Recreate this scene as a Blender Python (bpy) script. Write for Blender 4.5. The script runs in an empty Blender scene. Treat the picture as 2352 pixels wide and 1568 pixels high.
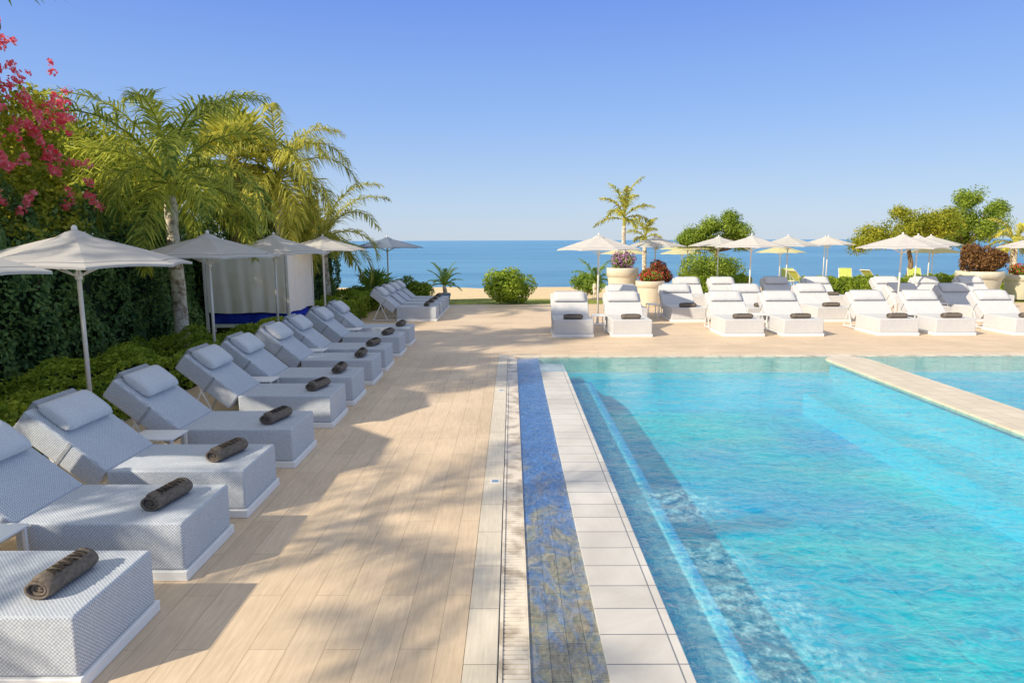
import bpy, bmesh, math, random
import numpy as np
from mathutils import Vector, Matrix
random.seed(7); rng=np.random.default_rng(7)
scene=bpy.context.scene; col=scene.collection
rad=math.radians

# ------------------------------------------------------------ materials
def new_mat(name):
    m=bpy.data.materials.new(name); m.use_nodes=True
    nt=m.node_tree; b=nt.nodes['Principled BSDF']
    return m,nt,b
def N(nt,t,**kw):
    n=nt.nodes.new(t)
    for k,v in kw.items(): setattr(n,k,v)
    return n
def L(nt,a,b): nt.links.new(a,b)
def math_(nt,op,a,b=None,c=None,clamp=False):
    n=N(nt,'ShaderNodeMath',operation=op); n.use_clamp=clamp
    for i,x in enumerate((a,b,c)):
        if x is None: continue
        if isinstance(x,(int,float)): n.inputs[i].default_value=x
        else: L(nt,x,n.inputs[i])
    return n.outputs[0]
def coords(nt,scale=(1,1,1),rot=(0,0,0),loc=(0,0,0)):
    tc=N(nt,'ShaderNodeTexCoord'); mp=N(nt,'ShaderNodeMapping')
    mp.inputs['Scale'].default_value=scale; mp.inputs['Rotation'].default_value=rot; mp.inputs['Location'].default_value=loc
    L(nt,tc.outputs['Object'],mp.inputs['Vector']); return mp.outputs['Vector']
def c4(c): return (c[0],c[1],c[2],1)
def ramp(nt,fac,stops):
    r=N(nt,'ShaderNodeValToRGB'); e=r.color_ramp.elements
    while len(e)<len(stops): e.new(0.5)
    for i,(p,c) in enumerate(stops): e[i].position=p; e[i].color=c4(c)
    L(nt,fac,r.inputs['Fac']); return r.outputs['Color']
def noise(nt,vec,scale,detail=4,rough=.55,dist=0):
    n=N(nt,'ShaderNodeTexNoise'); n.inputs['Scale'].default_value=scale
    n.inputs['Detail'].default_value=detail; n.inputs['Roughness'].default_value=rough
    n.inputs['Distortion'].default_value=dist
    if vec is not None: L(nt,vec,n.inputs['Vector'])
    return n.outputs['Fac']
def bump(nt,h,b,strength=.3,dist=.01):
    n=N(nt,'ShaderNodeBump'); n.inputs['Strength'].default_value=strength; n.inputs['Distance'].default_value=dist
    L(nt,h,n.inputs['Height']); L(nt,n.outputs['Normal'],b.inputs['Normal'])
def mixc(nt,fac,a,b,blend='MIX'):
    m=N(nt,'ShaderNodeMix',data_type='RGBA',blend_type=blend)
    if isinstance(fac,(int,float)): m.inputs[0].default_value=fac
    else: L(nt,fac,m.inputs[0])
    for i,x in ((6,a),(7,b)):
        if isinstance(x,tuple): m.inputs[i].default_value=c4(x)
        else: L(nt,x,m.inputs[i])
    return m.outputs[2]
def maprange(nt,val,a,b,c=0,d=1):
    mr=N(nt,'ShaderNodeMapRange'); mr.inputs['From Min'].default_value=a; mr.inputs['From Max'].default_value=b
    mr.inputs['To Min'].default_value=c; mr.inputs['To Max'].default_value=d; L(nt,val,mr.inputs['Value']); return mr.outputs[0]
def axis(nt,k):
    sp=N(nt,'ShaderNodeSeparateXYZ'); L(nt,coords(nt),sp.inputs[0]); return sp.outputs[k]
def noisy(name,c1,c2,scale=5,rough=.7,bs=.2,bd=.01,spec=.3,lo=.35,hi=.65,metal=0):
    m,nt,b=new_mat(name); v=coords(nt); f=noise(nt,v,scale,6)
    L(nt,ramp(nt,f,[(lo,c1),(hi,c2)]),b.inputs['Base Color'])
    b.inputs['Roughness'].default_value=rough; b.inputs['Specular IOR Level'].default_value=spec
    b.inputs['Metallic'].default_value=metal
    if bs: bump(nt,noise(nt,v,scale*4,4),b,bs,bd)
    return m
def leaf_mat(name,dark,light,nscale=1.2,trans=.3,rough=.5):
    m,nt,b=new_mat(name); v=coords(nt)
    g=N(nt,'ShaderNodeNewGeometry'); f=noise(nt,v,nscale,3)
    s=math_(nt,'SUBTRACT',f,.27); ad=math_(nt,'MULTIPLY_ADD',g.outputs['Random Per Island'],.55,s)
    c=ramp(nt,ad,[(.15,dark),(.8,light)])
    L(nt,c,b.inputs['Base Color']); b.inputs['Roughness'].default_value=rough; b.inputs['Specular IOR Level'].default_value=.25
    t=N(nt,'ShaderNodeBsdfTranslucent'); L(nt,c,t.inputs['Color'])
    mx=N(nt,'ShaderNodeMixShader'); mx.inputs[0].default_value=trans
    out=nt.nodes['Material Output']; L(nt,b.outputs[0],mx.inputs[1]); L(nt,t.outputs[0],mx.inputs[2]); L(nt,mx.outputs[0],out.inputs['Surface'])
    return m
def tiles(name,c1,c2,mortar,bw,rh,rotz=0,msize=.01,rough=.5,grain=True,offset=.5,warp=0,bs=.25,spec=.3,stain=.25,freq=2):
    m,nt,b=new_mat(name); v=coords(nt,rot=(0,0,rotz)); vv=v
    if warp:
        nz=N(nt,'ShaderNodeTexNoise'); nz.inputs['Scale'].default_value=2.6; nz.inputs['Detail'].default_value=2; L(nt,v,nz.inputs['Vector'])
        vm=N(nt,'ShaderNodeVectorMath',operation='SCALE'); vm.inputs['Scale'].default_value=warp; L(nt,nz.outputs['Color'],vm.inputs[0])
        va=N(nt,'ShaderNodeVectorMath',operation='ADD'); L(nt,v,va.inputs[0]); L(nt,vm.outputs[0],va.inputs[1]); vv=va.outputs[0]
    br=N(nt,'ShaderNodeTexBrick'); L(nt,vv,br.inputs['Vector']); br.offset=offset; br.offset_frequency=freq
    br.inputs['Scale'].default_value=1; br.inputs['Brick Width'].default_value=bw; br.inputs['Row Height'].default_value=rh
    br.inputs['Mortar Size'].default_value=msize; br.inputs['Mortar Smooth'].default_value=.1
    br.inputs['Color1'].default_value=c4(c1); br.inputs['Color2'].default_value=c4(c2); br.inputs['Mortar'].default_value=c4(mortar)
    br.inputs['Bias'].default_value=0
    c=br.outputs['Color']
    if grain:
        mp=N(nt,'ShaderNodeMapping'); mp.inputs['Scale'].default_value=(1.2,14,1); L(nt,v,mp.inputs['Vector'])
        g=noise(nt,mp.outputs[0],3,6,.65,.4)
        c=mixc(nt,.6,c,ramp(nt,g,[(.3,(.68,.66,.63)),(.7,(1.0,1.0,1.0))]),'MULTIPLY')
    if stain:
        s=noise(nt,v,.9,6,.65,.6)
        c=mixc(nt,stain,c,ramp(nt,s,[(.35,(.6,.58,.55)),(.65,(1,1,1))]),'MULTIPLY')
    L(nt,c,b.inputs['Base Color']); b.inputs['Roughness'].default_value=rough; b.inputs['Specular IOR Level'].default_value=spec
    if bs: bump(nt,math_(nt,'SUBTRACT',1,br.outputs['Fac']),b,bs,.006)
    return m

M={}
M['plank_y']=tiles('plank_deck_lengthwise',(.90,.71,.51),(.81,.635,.45),(.56,.43,.30),1.25,.225,rad(90),.0025,rough=.55,spec=.15,stain=.4)
M['plank_x']=tiles('plank_deck_crosswise',(.90,.71,.51),(.82,.64,.455),(.58,.45,.32),1.25,.225,0,.003,rough=.55,spec=.15,stain=.3)
M['stone']=tiles('coping_stone',(.90,.81,.67),(.84,.75,.61),(.3,.25,.2),.6,.4,rad(90),.003,offset=0,stain=.4)
M['stone_x']=tiles('coping_stone_far',(.86,.75,.58),(.80,.69,.53),(.35,.28,.2),.6,.4,0,.003,offset=0)
M['divider']=tiles('divider_tile',(.82,.72,.56),(.74,.64,.49),(.45,.38,.3),.27,.27,0,.004,offset=0,grain=False)
M['band']=tiles('white_coping_tile',(.80,.76,.71),(.71,.68,.64),(.25,.26,.29),.475,.3,0,.005,offset=0,freq=1,grain=False,stain=.6)
M['band_wet']=tiles('wet_coping_tile',(.80,.80,.80),(.72,.74,.76),(.30,.38,.46),.475,.3,0,.005,offset=0,freq=1,grain=False,stain=.4)
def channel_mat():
    m=tiles('wet_mosaic_painted_sky',(.70,.54,.35),(.54,.42,.28),(.20,.17,.15),.24,.11,rad(90),.003,rough=.12,stain=.6)
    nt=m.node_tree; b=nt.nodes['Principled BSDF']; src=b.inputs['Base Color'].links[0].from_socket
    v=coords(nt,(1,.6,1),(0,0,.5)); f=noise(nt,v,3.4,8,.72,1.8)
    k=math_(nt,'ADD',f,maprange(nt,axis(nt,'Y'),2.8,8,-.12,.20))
    c=mixc(nt,ramp(nt,k,[(.42,(0,0,0)),(.62,(.92,.92,.92))]),src,(.08,.24,.58))  # blue sky reflection painted into the mosaic colour, stronger towards the far end
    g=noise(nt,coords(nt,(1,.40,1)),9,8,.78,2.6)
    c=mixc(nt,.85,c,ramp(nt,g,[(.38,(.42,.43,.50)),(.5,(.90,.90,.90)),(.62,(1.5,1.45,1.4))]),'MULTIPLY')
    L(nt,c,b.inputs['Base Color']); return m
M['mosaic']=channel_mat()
M['pool']=tiles('turquoise_pool_tile',(.0,.62,.72),(.0,.65,.74),(.0,.46,.60),1.25,1.25,0,.008,rough=.4,grain=False,offset=0,warp=.16,stain=0,bs=0)
M['pool_dark']=tiles('teal_pool_tile',(.0,.42,.58),(.0,.45,.60),(.0,.30,.44),1.0,1.0,0,.010,rough=.4,grain=False,offset=0,warp=.14,stain=0,bs=0)
M['ledge']=tiles('pale_pool_tile',(.0,.64,.80),(.0,.66,.82),(.0,.54,.70),1.0,1.0,0,.008,rough=.4,grain=False,offset=0,warp=.12,stain=0,bs=0)
M['step_blue']=noisy('pool_step_blue',(.0,.26,.64),(.0,.38,.74),3)
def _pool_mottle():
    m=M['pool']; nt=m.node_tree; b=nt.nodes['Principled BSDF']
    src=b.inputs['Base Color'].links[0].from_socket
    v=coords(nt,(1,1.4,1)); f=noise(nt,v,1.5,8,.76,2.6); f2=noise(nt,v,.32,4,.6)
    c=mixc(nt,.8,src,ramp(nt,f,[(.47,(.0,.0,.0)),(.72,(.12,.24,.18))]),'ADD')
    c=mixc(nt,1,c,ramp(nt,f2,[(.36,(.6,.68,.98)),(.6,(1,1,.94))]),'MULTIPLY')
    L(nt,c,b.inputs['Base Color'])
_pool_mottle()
def nosing_mat():
    m,nt,b=new_mat('pale_mosaic_nosing'); x=axis(nt,'X')
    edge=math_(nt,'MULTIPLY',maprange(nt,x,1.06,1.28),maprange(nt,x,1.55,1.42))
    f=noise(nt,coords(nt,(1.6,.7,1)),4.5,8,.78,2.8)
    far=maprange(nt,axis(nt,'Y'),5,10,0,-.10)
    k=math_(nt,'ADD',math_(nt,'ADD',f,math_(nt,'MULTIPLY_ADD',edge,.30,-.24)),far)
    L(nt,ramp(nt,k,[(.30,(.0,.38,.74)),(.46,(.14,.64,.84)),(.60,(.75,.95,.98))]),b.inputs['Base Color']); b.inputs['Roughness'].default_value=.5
    return m
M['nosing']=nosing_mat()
M['white']=noisy('white_lacquer',(.85,.85,.84),(.89,.89,.88),6,.4,0)
M['polewhite']=noisy('ivory_metal',(.80,.76,.70),(.86,.82,.77),4,.4,0)
def fabric(name,a,b_,sc=85):
    m,nt,b=new_mat(name); v=coords(nt,loc=(.0023,.0031,.0017))
    ck=N(nt,'ShaderNodeTexChecker'); ck.inputs['Scale'].default_value=sc; L(nt,v,ck.inputs['Vector'])
    ck.inputs['Color1'].default_value=c4(a); ck.inputs['Color2'].default_value=c4(b_)
    hf=noise(nt,v,140,2,.8); c=mixc(nt,.8,ck.outputs['Color'],ramp(nt,hf,[(.4,(.76,.77,.80)),(.6,(1.1,1.1,1.1))]),'MULTIPLY')
    f=noise(nt,v,3,4); c=mixc(nt,.5,c,ramp(nt,f,[(.3,(.84,.86,.9)),(.7,(1,1,1))]),'MULTIPLY')
    L(nt,c,b.inputs['Base Color']); b.inputs['Roughness'].default_value=.85; b.inputs['Specular IOR Level'].default_value=.12
    bump(nt,noise(nt,v,5,3),b,.4,.02)
    return m
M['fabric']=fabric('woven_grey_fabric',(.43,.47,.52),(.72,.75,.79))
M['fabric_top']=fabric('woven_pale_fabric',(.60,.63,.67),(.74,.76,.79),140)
M['fabric_w']=fabric('sunlit_woven_grey_fabric',(.62,.61,.60),(.80,.78,.76))  # brighter, warmer copy of the grey weave, with sunlight put into its colour
M['strap']=noisy('grey_webbing',(.32,.34,.37),(.40,.42,.45),20)
M['towel']=noisy('taupe_terry_cloth',(.14,.115,.095),(.22,.185,.155),38,.95,.55,.008,.05)
M['letter']=noisy('embroidery_thread',(.035,.027,.022),(.05,.04,.03),60,.9,0)
def canopy_mat(name,base,stripe,tr=.38):
    m,nt,b=new_mat(name); uv=N(nt,'ShaderNodeUVMap'); sp=N(nt,'ShaderNodeSeparateXYZ'); L(nt,uv.outputs[0],sp.inputs[0])
    def band(lo,hi): return math_(nt,'MULTIPLY',math_(nt,'GREATER_THAN',sp.outputs['Y'],lo),math_(nt,'LESS_THAN',sp.outputs['Y'],hi))
    s=math_(nt,'MAXIMUM',band(.80,.815),band(.95,.965))
    f=noise(nt,coords(nt),4,3); base_c=ramp(nt,f,[(.3,tuple(x*.93 for x in base)),(.7,base)])
    c=mixc(nt,s,base_c,stripe); L(nt,c,b.inputs['Base Color']); b.inputs['Roughness'].default_value=.85; b.inputs['Specular IOR Level'].default_value=.1
    t=N(nt,'ShaderNodeBsdfTranslucent'); L(nt,c,t.inputs['Color']); mx=N(nt,'ShaderNodeMixShader'); mx.inputs[0].default_value=tr
    L(nt,b.outputs[0],mx.inputs[1]); L(nt,t.outputs[0],mx.inputs[2]); L(nt,mx.outputs[0],nt.nodes['Material Output'].inputs['Surface'])
    return m
M['canopy']=canopy_mat('umbrella_canvas',(.82,.79,.76),(.30,.31,.36))
M['canopy_blue']=canopy_mat('blue_grey_umbrella_canvas',(.20,.25,.34),(.08,.09,.13),.12)  # darker blue-grey version of the canopy canvas, less translucent
M['canopy_green']=canopy_mat('lime_umbrella_canvas',(.76,.74,.45),(.64,.64,.35))
M['pot']=noisy('cream_planter',(.72,.64,.48),(.80,.73,.57),3,.6,.1)
M['pot_blue']=noisy('grey_blue_planter',(.16,.24,.36),(.25,.33,.45),5)
M['soil']=noisy('potting_soil',(.05,.035,.02),(.1,.07,.05),20)
M['bark']=noisy('brown_bark',(.20,.13,.08),(.36,.25,.15),8,.9,.8,.03)
M['palebark']=noisy('peeling_palm_bark',(.36,.24,.15),(.90,.80,.66),7,.9,1,.05,lo=.36,hi=.52)
M['hedge']=leaf_mat('dark_hedge_leaf',(.045,.12,.05),(.24,.37,.10),.9,.32)
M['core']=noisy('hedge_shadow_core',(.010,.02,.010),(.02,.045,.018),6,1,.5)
M['bright']=leaf_mat('bright_shrub_leaf',(.12,.23,.02),(.52,.62,.07),1.5,.42)
M['green']=leaf_mat('fresh_green_leaf',(.09,.18,.02),(.46,.56,.07),1.2,.42)
M['yellow']=leaf_mat('sunny_tree_leaf',(.13,.21,.02),(.68,.64,.07),.8,.5)
M['palm']=leaf_mat('feather_palm_leaf',(.09,.18,.03),(.74,.74,.12),1.0,.48)
M['palm_y']=leaf_mat('golden_palm_leaf',(.18,.23,.03),(.84,.76,.14),1.0,.48)
M['fan']=leaf_mat('fan_palm_leaf',(.08,.19,.03),(.42,.54,.08),1.0,.4)
M['bronze']=leaf_mat('bronze_shrub_leaf',(.09,.04,.02),(.34,.18,.06),2,.3)
M['pink']=leaf_mat('pink_bloom',(.92,.05,.12),(1.0,.32,.38),2,.38)
M['red']=leaf_mat('red_bloom',(.55,.02,.03),(.85,.12,.10),2,.3)
M['violet']=leaf_mat('violet_bloom',(.35,.10,.38),(.75,.4,.65),4,.3)
M['thatch']=noisy('dry_palm_skirt',(.22,.16,.1),(.5,.42,.3),10,.95,.8,.03)
M['curtain']=noisy('ivory_curtain',(.88,.80,.70),(.92,.86,.78),3,.85,.1)
M['blue_cushion']=noisy('deep_blue_canvas',(.01,.03,.42),(.02,.06,.6),4,.8,.1)
M['lime']=noisy('lime_sling',(.45,.52,.10),(.55,.6,.16),6,.8,.1)
M['marker']=noisy('blue_glazed_tile',(.16,.28,.42),(.20,.32,.48),10,.3,0)
M['markerframe']=noisy('white_glazed_tile',(.75,.72,.66),(.8,.77,.7),10,.3,0)
M['grate']=noisy('stained_grate_plastic',(.46,.38,.29),(.86,.76,.62),5,.3,0,lo=.36,hi=.56)
M['trough']=noisy('wet_trough',(.24,.20,.15),(.38,.32,.24),6,.3,.2)

# ------------------------------------------------------------ mesh helpers
def link(o): col.objects.link(o); return o
def obj_from(name,verts,faces,mat=None,parent=None,smooth=False,loc=None):
    me=bpy.data.meshes.new(name); me.from_pydata([tuple(v) for v in verts],[],faces); me.update()
    if mat: me.materials.append(mat)
    if smooth: me.polygons.foreach_set('use_smooth',[True]*len(me.polygons))
    o=link(bpy.data.objects.new(name,me))
    if parent: o.parent=parent
    if loc: o.location=loc
    return o
def quads_obj(name,V,mat,parent=None):
    V=np.asarray(V,dtype=np.float32).reshape(-1,3); nf=len(V)//4
    me=bpy.data.meshes.new(name); me.vertices.add(len(V)); me.vertices.foreach_set('co',V.ravel())
    me.loops.add(len(V)); me.loops.foreach_set('vertex_index',np.arange(len(V),dtype=np.int32))
    me.polygons.add(nf); me.polygons.foreach_set('loop_start',np.arange(nf,dtype=np.int32)*4)
    me.update(calc_edges=True); me.materials.append(mat)
    o=link(bpy.data.objects.new(name,me))
    if parent: o.parent=parent
    return o
def empty(name,loc=(0,0,0),rz=0):
    e=link(bpy.data.objects.new(name,None)); e.location=loc; e.rotation_euler=(0,0,rz); e.empty_display_size=.2; return e
def tag(o,label,cat,group=None):
    o['label']=label; o['category']=cat
    if group: o['group']=group
    return o
def structure(o): o['kind']='structure'; return o
def box_vf(x0,x1,y0,y1,z0,z1,bev=0,seg=2,mtx=None,puff=0):
    bm=bmesh.new(); bmesh.ops.create_cube(bm,size=1)
    for v in bm.verts:
        v.co=Vector(((x0+x1)/2+v.co.x*(x1-x0),(y0+y1)/2+v.co.y*(y1-y0),(z0+z1)/2+v.co.z*(z1-z0)))
    if puff:
        bmesh.ops.subdivide_edges(bm,edges=bm.edges[:],cuts=9,use_grid_fill=True)
        cx,cy,cz=(x0+x1)/2,(y0+y1)/2,(z0+z1)/2; hx,hy,hz=(x1-x0)/2,(y1-y0)/2,(z1-z0)/2
        for v in bm.verts:
            a,b,c=(v.co.x-cx)/hx,(v.co.y-cy)/hy,(v.co.z-cz)/hz
            k=math.sqrt(max(0.02,1-abs(a)**4))*(1-.30*max(0,(abs(b)-.85)/.15)**2)
            v.co.z=cz+c*hz*k; v.co.y=cy+b*hy*(1-.03*c*c)
    elif bev: bmesh.ops.bevel(bm,geom=bm.edges[:],offset=bev,segments=seg,profile=.5,affect='EDGES')
    if mtx: bmesh.ops.transform(bm,matrix=mtx,verts=bm.verts)
    bm.verts.index_update()
    vs=[v.co.copy() for v in bm.verts]; fs=[[v.index for v in f.verts] for f in bm.faces]; bm.free(); return vs,fs
def join(parts):
    V=[];F=[]
    for vs,fs in parts:
        k=len(V); V+=list(vs); F+=[[i+k for i in f] for f in fs]
    return V,F
def tube(pts,radii,sides=8,cap=True):
    pts=[Vector(p) for p in pts]
    if isinstance(radii,(int,float)): radii=[radii]*len(pts)
    V=[];F=[]; prev=None
    for i,p in enumerate(pts):
        d=(pts[min(i+1,len(pts)-1)]-pts[max(i-1,0)]).normalized()
        if prev is None:
            a=d.cross(Vector((0,1,0)) if abs(d.y)<.9 else Vector((1,0,0))).normalized()
        else: a=(prev-d*prev.dot(d)).normalized()
        prev=a; b=d.cross(a)
        for k in range(sides):
            t=2*math.pi*k/sides; V.append(p+(a*math.cos(t)+b*math.sin(t))*radii[i])
    for i in range(len(pts)-1):
        for k in range(sides):
            k2=(k+1)%sides; F.append([i*sides+k,i*sides+k2,(i+1)*sides+k2,(i+1)*sides+k])
    if cap: F.append(list(range(sides))[::-1]); F.append([(len(pts)-1)*sides+k for k in range(sides)])
    return V,F
def lathe(profile,sides=24):
    V=[];F=[]
    for r,z in profile:
        for k in range(sides):
            t=2*math.pi*k/sides; V.append(Vector((r*math.cos(t),r*math.sin(t),z)))
    n=len(profile)
    for i in range(n-1):
        for k in range(sides):
            k2=(k+1)%sides; F.append([i*sides+k,i*sides+k2,(i+1)*sides+k2,(i+1)*sides+k])
    F.append(list(range(sides))[::-1]); F.append([(n-1)*sides+k for k in range(sides)])
    return V,F
def kids(o): return [c for c in bpy.data.objects if c.parent==o]
children_map={}
def register(o):
    ks=kids(o); children_map[o.name]=ks
    for k in ks: register(k)
def dup(src,loc,rz=None,scale=None):
    def rec(o,par):
        n=o.copy(); link(n)
        if par: n.parent=par
        for c in children_map.get(o.name,[]): rec(c,n)
        return n
    n=rec(src,None); n.location=loc
    if rz is not None: n.rotation_euler=(0,0,rz)
    if scale is not None: n.scale=scale
    return n

def norm(a): return a/np.maximum(np.linalg.norm(a,axis=1,keepdims=True),1e-6)
def leafq(P,Nn,Ls,Ws,jit=.7):
    n=len(P); nn=norm(Nn+rng.normal(size=(n,3))*jit); a=norm(np.cross(nn,rng.normal(size=(n,3)))); b=np.cross(nn,a)
    Ls=(Ls*rng.uniform(.6,1.3,(n,1))); Ws=(Ws*rng.uniform(.6,1.3,(n,1)))
    return np.stack([P-a*Ls/2,P+b*Ws/2,P+a*Ls/2,P-b*Ws/2],axis=1).reshape(-1,3)
def clumps(centers,radii,n,Lf,Wf,flat=1.0,jit=.7,inner=.55):
    centers=np.asarray(centers,float); radii=np.asarray(radii,float)
    w=radii**2; w=w/w.sum(); idx=rng.choice(len(centers),size=n,p=w)
    d=norm(rng.normal(size=(n,3))); r=radii[idx][:,None]*(inner+(1.08-inner)*rng.random((n,1))**.6)
    off=d*r; off[:,2]*=flat
    return leafq(centers[idx]+off,d,Lf,Wf,jit)
def ell_centers(c,rx,ry,rz,n,rmin,rmax,surf=.5):
    d=norm(rng.normal(size=(n,3))); r=(surf+(1-surf)*rng.random((n,1)))
    C=np.array(c)+d*r*np.array([rx,ry,rz]); R=rng.uniform(rmin,rmax,n); return C,R

# ------------------------------------------------------------ ground, deck, pool, sea
def ground():
    xs=[-4000,-600,-120,-40,-20,-12,-8,-5,-.28,3,6,9,12,15,18.2,25,32,50,120,600,4000]
    ys=[-400,-60,-20,-12,-8.2,-2,4,9,14.3,20,25,26,27,28,30,32,35,38,42,46,50,54,58,62,70,90,9000]
    V=[];F=[]
    for y in ys:
        for x in xs:
            if y<=28: z=-.06
            elif y<56: z=-.06-(y-28)/28*1.3+.05*math.sin(x*.7+y*.9)
            else: z=-1.36-(y-56)*.12 if y<90 else -8
            V.append((x,y,z))
    nx=len(xs)
    for j in range(len(ys)-1):
        for i in range(nx-1):
            if xs[i]>=-.29 and xs[i+1]<=18.3 and ys[j]>=-8.3 and ys[j+1]<=14.4: continue
            F.append([j*nx+i,j*nx+i+1,(j+1)*nx+i+1,(j+1)*nx+i])
    m,nt,b=new_mat('sand_and_grass_ground'); v=coords(nt)
    f=noise(nt,v,3,8,.7); sand=ramp(nt,f,[(.3,(.70,.52,.29)),(.7,(.88,.70,.44))])
    g=ramp(nt,noise(nt,v,6,6),[(.35,(.14,.18,.03)),(.65,(.38,.40,.10))])
    ad=math_(nt,'MULTIPLY_ADD',noise(nt,v,.6,4),4,axis(nt,'Y'))
    L(nt,mixc(nt,maprange(nt,ad,31,32.2),g,sand),b.inputs['Base Color']); b.inputs['Roughness'].default_value=.95; b.inputs['Specular IOR Level'].default_value=.1
    bump(nt,f,b,.5,.05)
    structure(obj_from('ground',V,F,m))
ground()
def slab(name,x0,x1,y0,y1,z0,z1,mat,bev=0):
    vs,fs=box_vf(x0,x1,y0,y1,z0,z1,bev,1); return structure(obj_from(name,vs,fs,mat))
slab('pool_deck_side',-5.3,-.289,-12,14.34,-.3,0,M['plank_y'])
slab('pool_deck_beach_end',-5.3,32,14.34,25.8,-.3,0,M['plank_x'])
slab('pool_deck_far_side',18.2,32,-12,14.34,-.3,0,M['plank_y'])
slab('pool_deck_near_end',-.289,18.2,-12,-8,-.3,0,M['plank_x'])
slab('coping_stone_strip',-.287,-.090,-8,14.338,-.3,-.001,M['stone'],.004)
slab('coping_stone_strip_end',-.088,18.2,14.142,14.338,-.3,-.001,M['stone_x'],.004)
slab('overflow_trough',-.086,.10,-8,14.14,-.32,-.05,M['trough'])
slab('overflow_trough_end',.10,18.2,13.97,14.14,-.32,-.04,M['stone_x'])
parts=[]; y=-2.0
while y<14.12:
    parts.append(box_vf(-.060,.088,y,y+.035,-.046,-.014)); y+=.045
parts.append(box_vf(-.084,-.062,-2,14.13,-.046,-.006)); parts.append(box_vf(.089,.0995,-2,13.95,-.046,-.014))
structure(obj_from('drain_grate',*join(parts),M['grate']))
parts=[]; x=.12
while x<18.1:
    parts.append(box_vf(x,x+.036,13.98,14.13,-.039,-.010)); x+=.045
structure(obj_from('drain_grate_end',*join(parts),M['grate']))
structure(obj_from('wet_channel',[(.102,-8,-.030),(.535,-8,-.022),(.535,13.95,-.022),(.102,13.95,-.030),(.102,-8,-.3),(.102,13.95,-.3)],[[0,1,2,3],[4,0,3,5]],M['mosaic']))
slab('white_tile_band',.5352,1.01,-8,12.4,-1.1,-.003,M['band'],.004)
slab('wet_tile_band',.5352,1.01,12.402,13.3,-1.1,-.02,M['band_wet'],.004)
slab('pool_step',1.0102,1.54,-8,13.0,-1.1,-.33,M['step_blue'])
structure(obj_from('pool_step_nosing',[(1.05,-8,-.325),(1.54,-8,-.325),(1.54,12.9,-.325),(1.05,12.9,-.325)],[[0,1,2,3]],M['nosing']))
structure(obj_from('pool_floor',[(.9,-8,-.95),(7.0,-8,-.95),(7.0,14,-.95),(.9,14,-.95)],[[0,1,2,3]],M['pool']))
structure(obj_from('second_pool_floor',[(7.001,-8,-.95),(18.2,-8,-.95),(18.2,14,-.95),(7.001,14,-.95)],[[0,1,2,3]],M['pool_dark']))
slab('pool_ledge',5.65,6.37,-8,12.95,-1.1,-.55,M['ledge'])
slab('pool_ledge_end',.5352,18.2,13.302,13.967,-1.1,-.34,M['ledge'])
slab('pool_wall_near',.1,18.2,-8.2,-8.0,-1.2,-.003,M['ledge'])
slab('pool_wall_side',18.2,18.25,-8.0,14.14,-1.2,-.005,M['ledge'])
def capsule(name,xl,xr,z0,z1,mat,bev):
    c=(xl+xr)/2; R=(xr-xl)/2; pts=[(xl,-7.9)]
    for k in range(13):
        t=math.pi-math.pi*k/12; pts.append((c+R*math.cos(t),13.42+R*math.sin(t)))
    pts.append((xr,-7.9))
    bm=bmesh.new(); f=bm.faces.new([bm.verts.new((p[0],p[1],z0)) for p in pts]); r=bmesh.ops.extrude_face_region(bm,geom=[f])
    vv=[e for e in r['geom'] if isinstance(e,bmesh.types.BMVert)]
    bmesh.ops.translate(bm,vec=(0,0,z1-z0),verts=vv)
    topf=[g for g in r['geom'] if isinstance(g,bmesh.types.BMFace)][0]
    if bev: bmesh.ops.bevel(bm,geom=list(topf.edges),offset=bev,segments=2,affect='EDGES')
    bmesh.ops.recalc_face_normals(bm,faces=bm.faces)
    me=bpy.data.meshes.new(name); bm.to_mesh(me); bm.free(); me.materials.append(mat)
    structure(link(bpy.data.objects.new(name,me)))
capsule('pool_divider_wall',6.38,7.10,-1.05,-.041,M['ledge'],0)
capsule('pool_divider',6.30,7.18,-.04,.022,M['divider'],.015)
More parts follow.
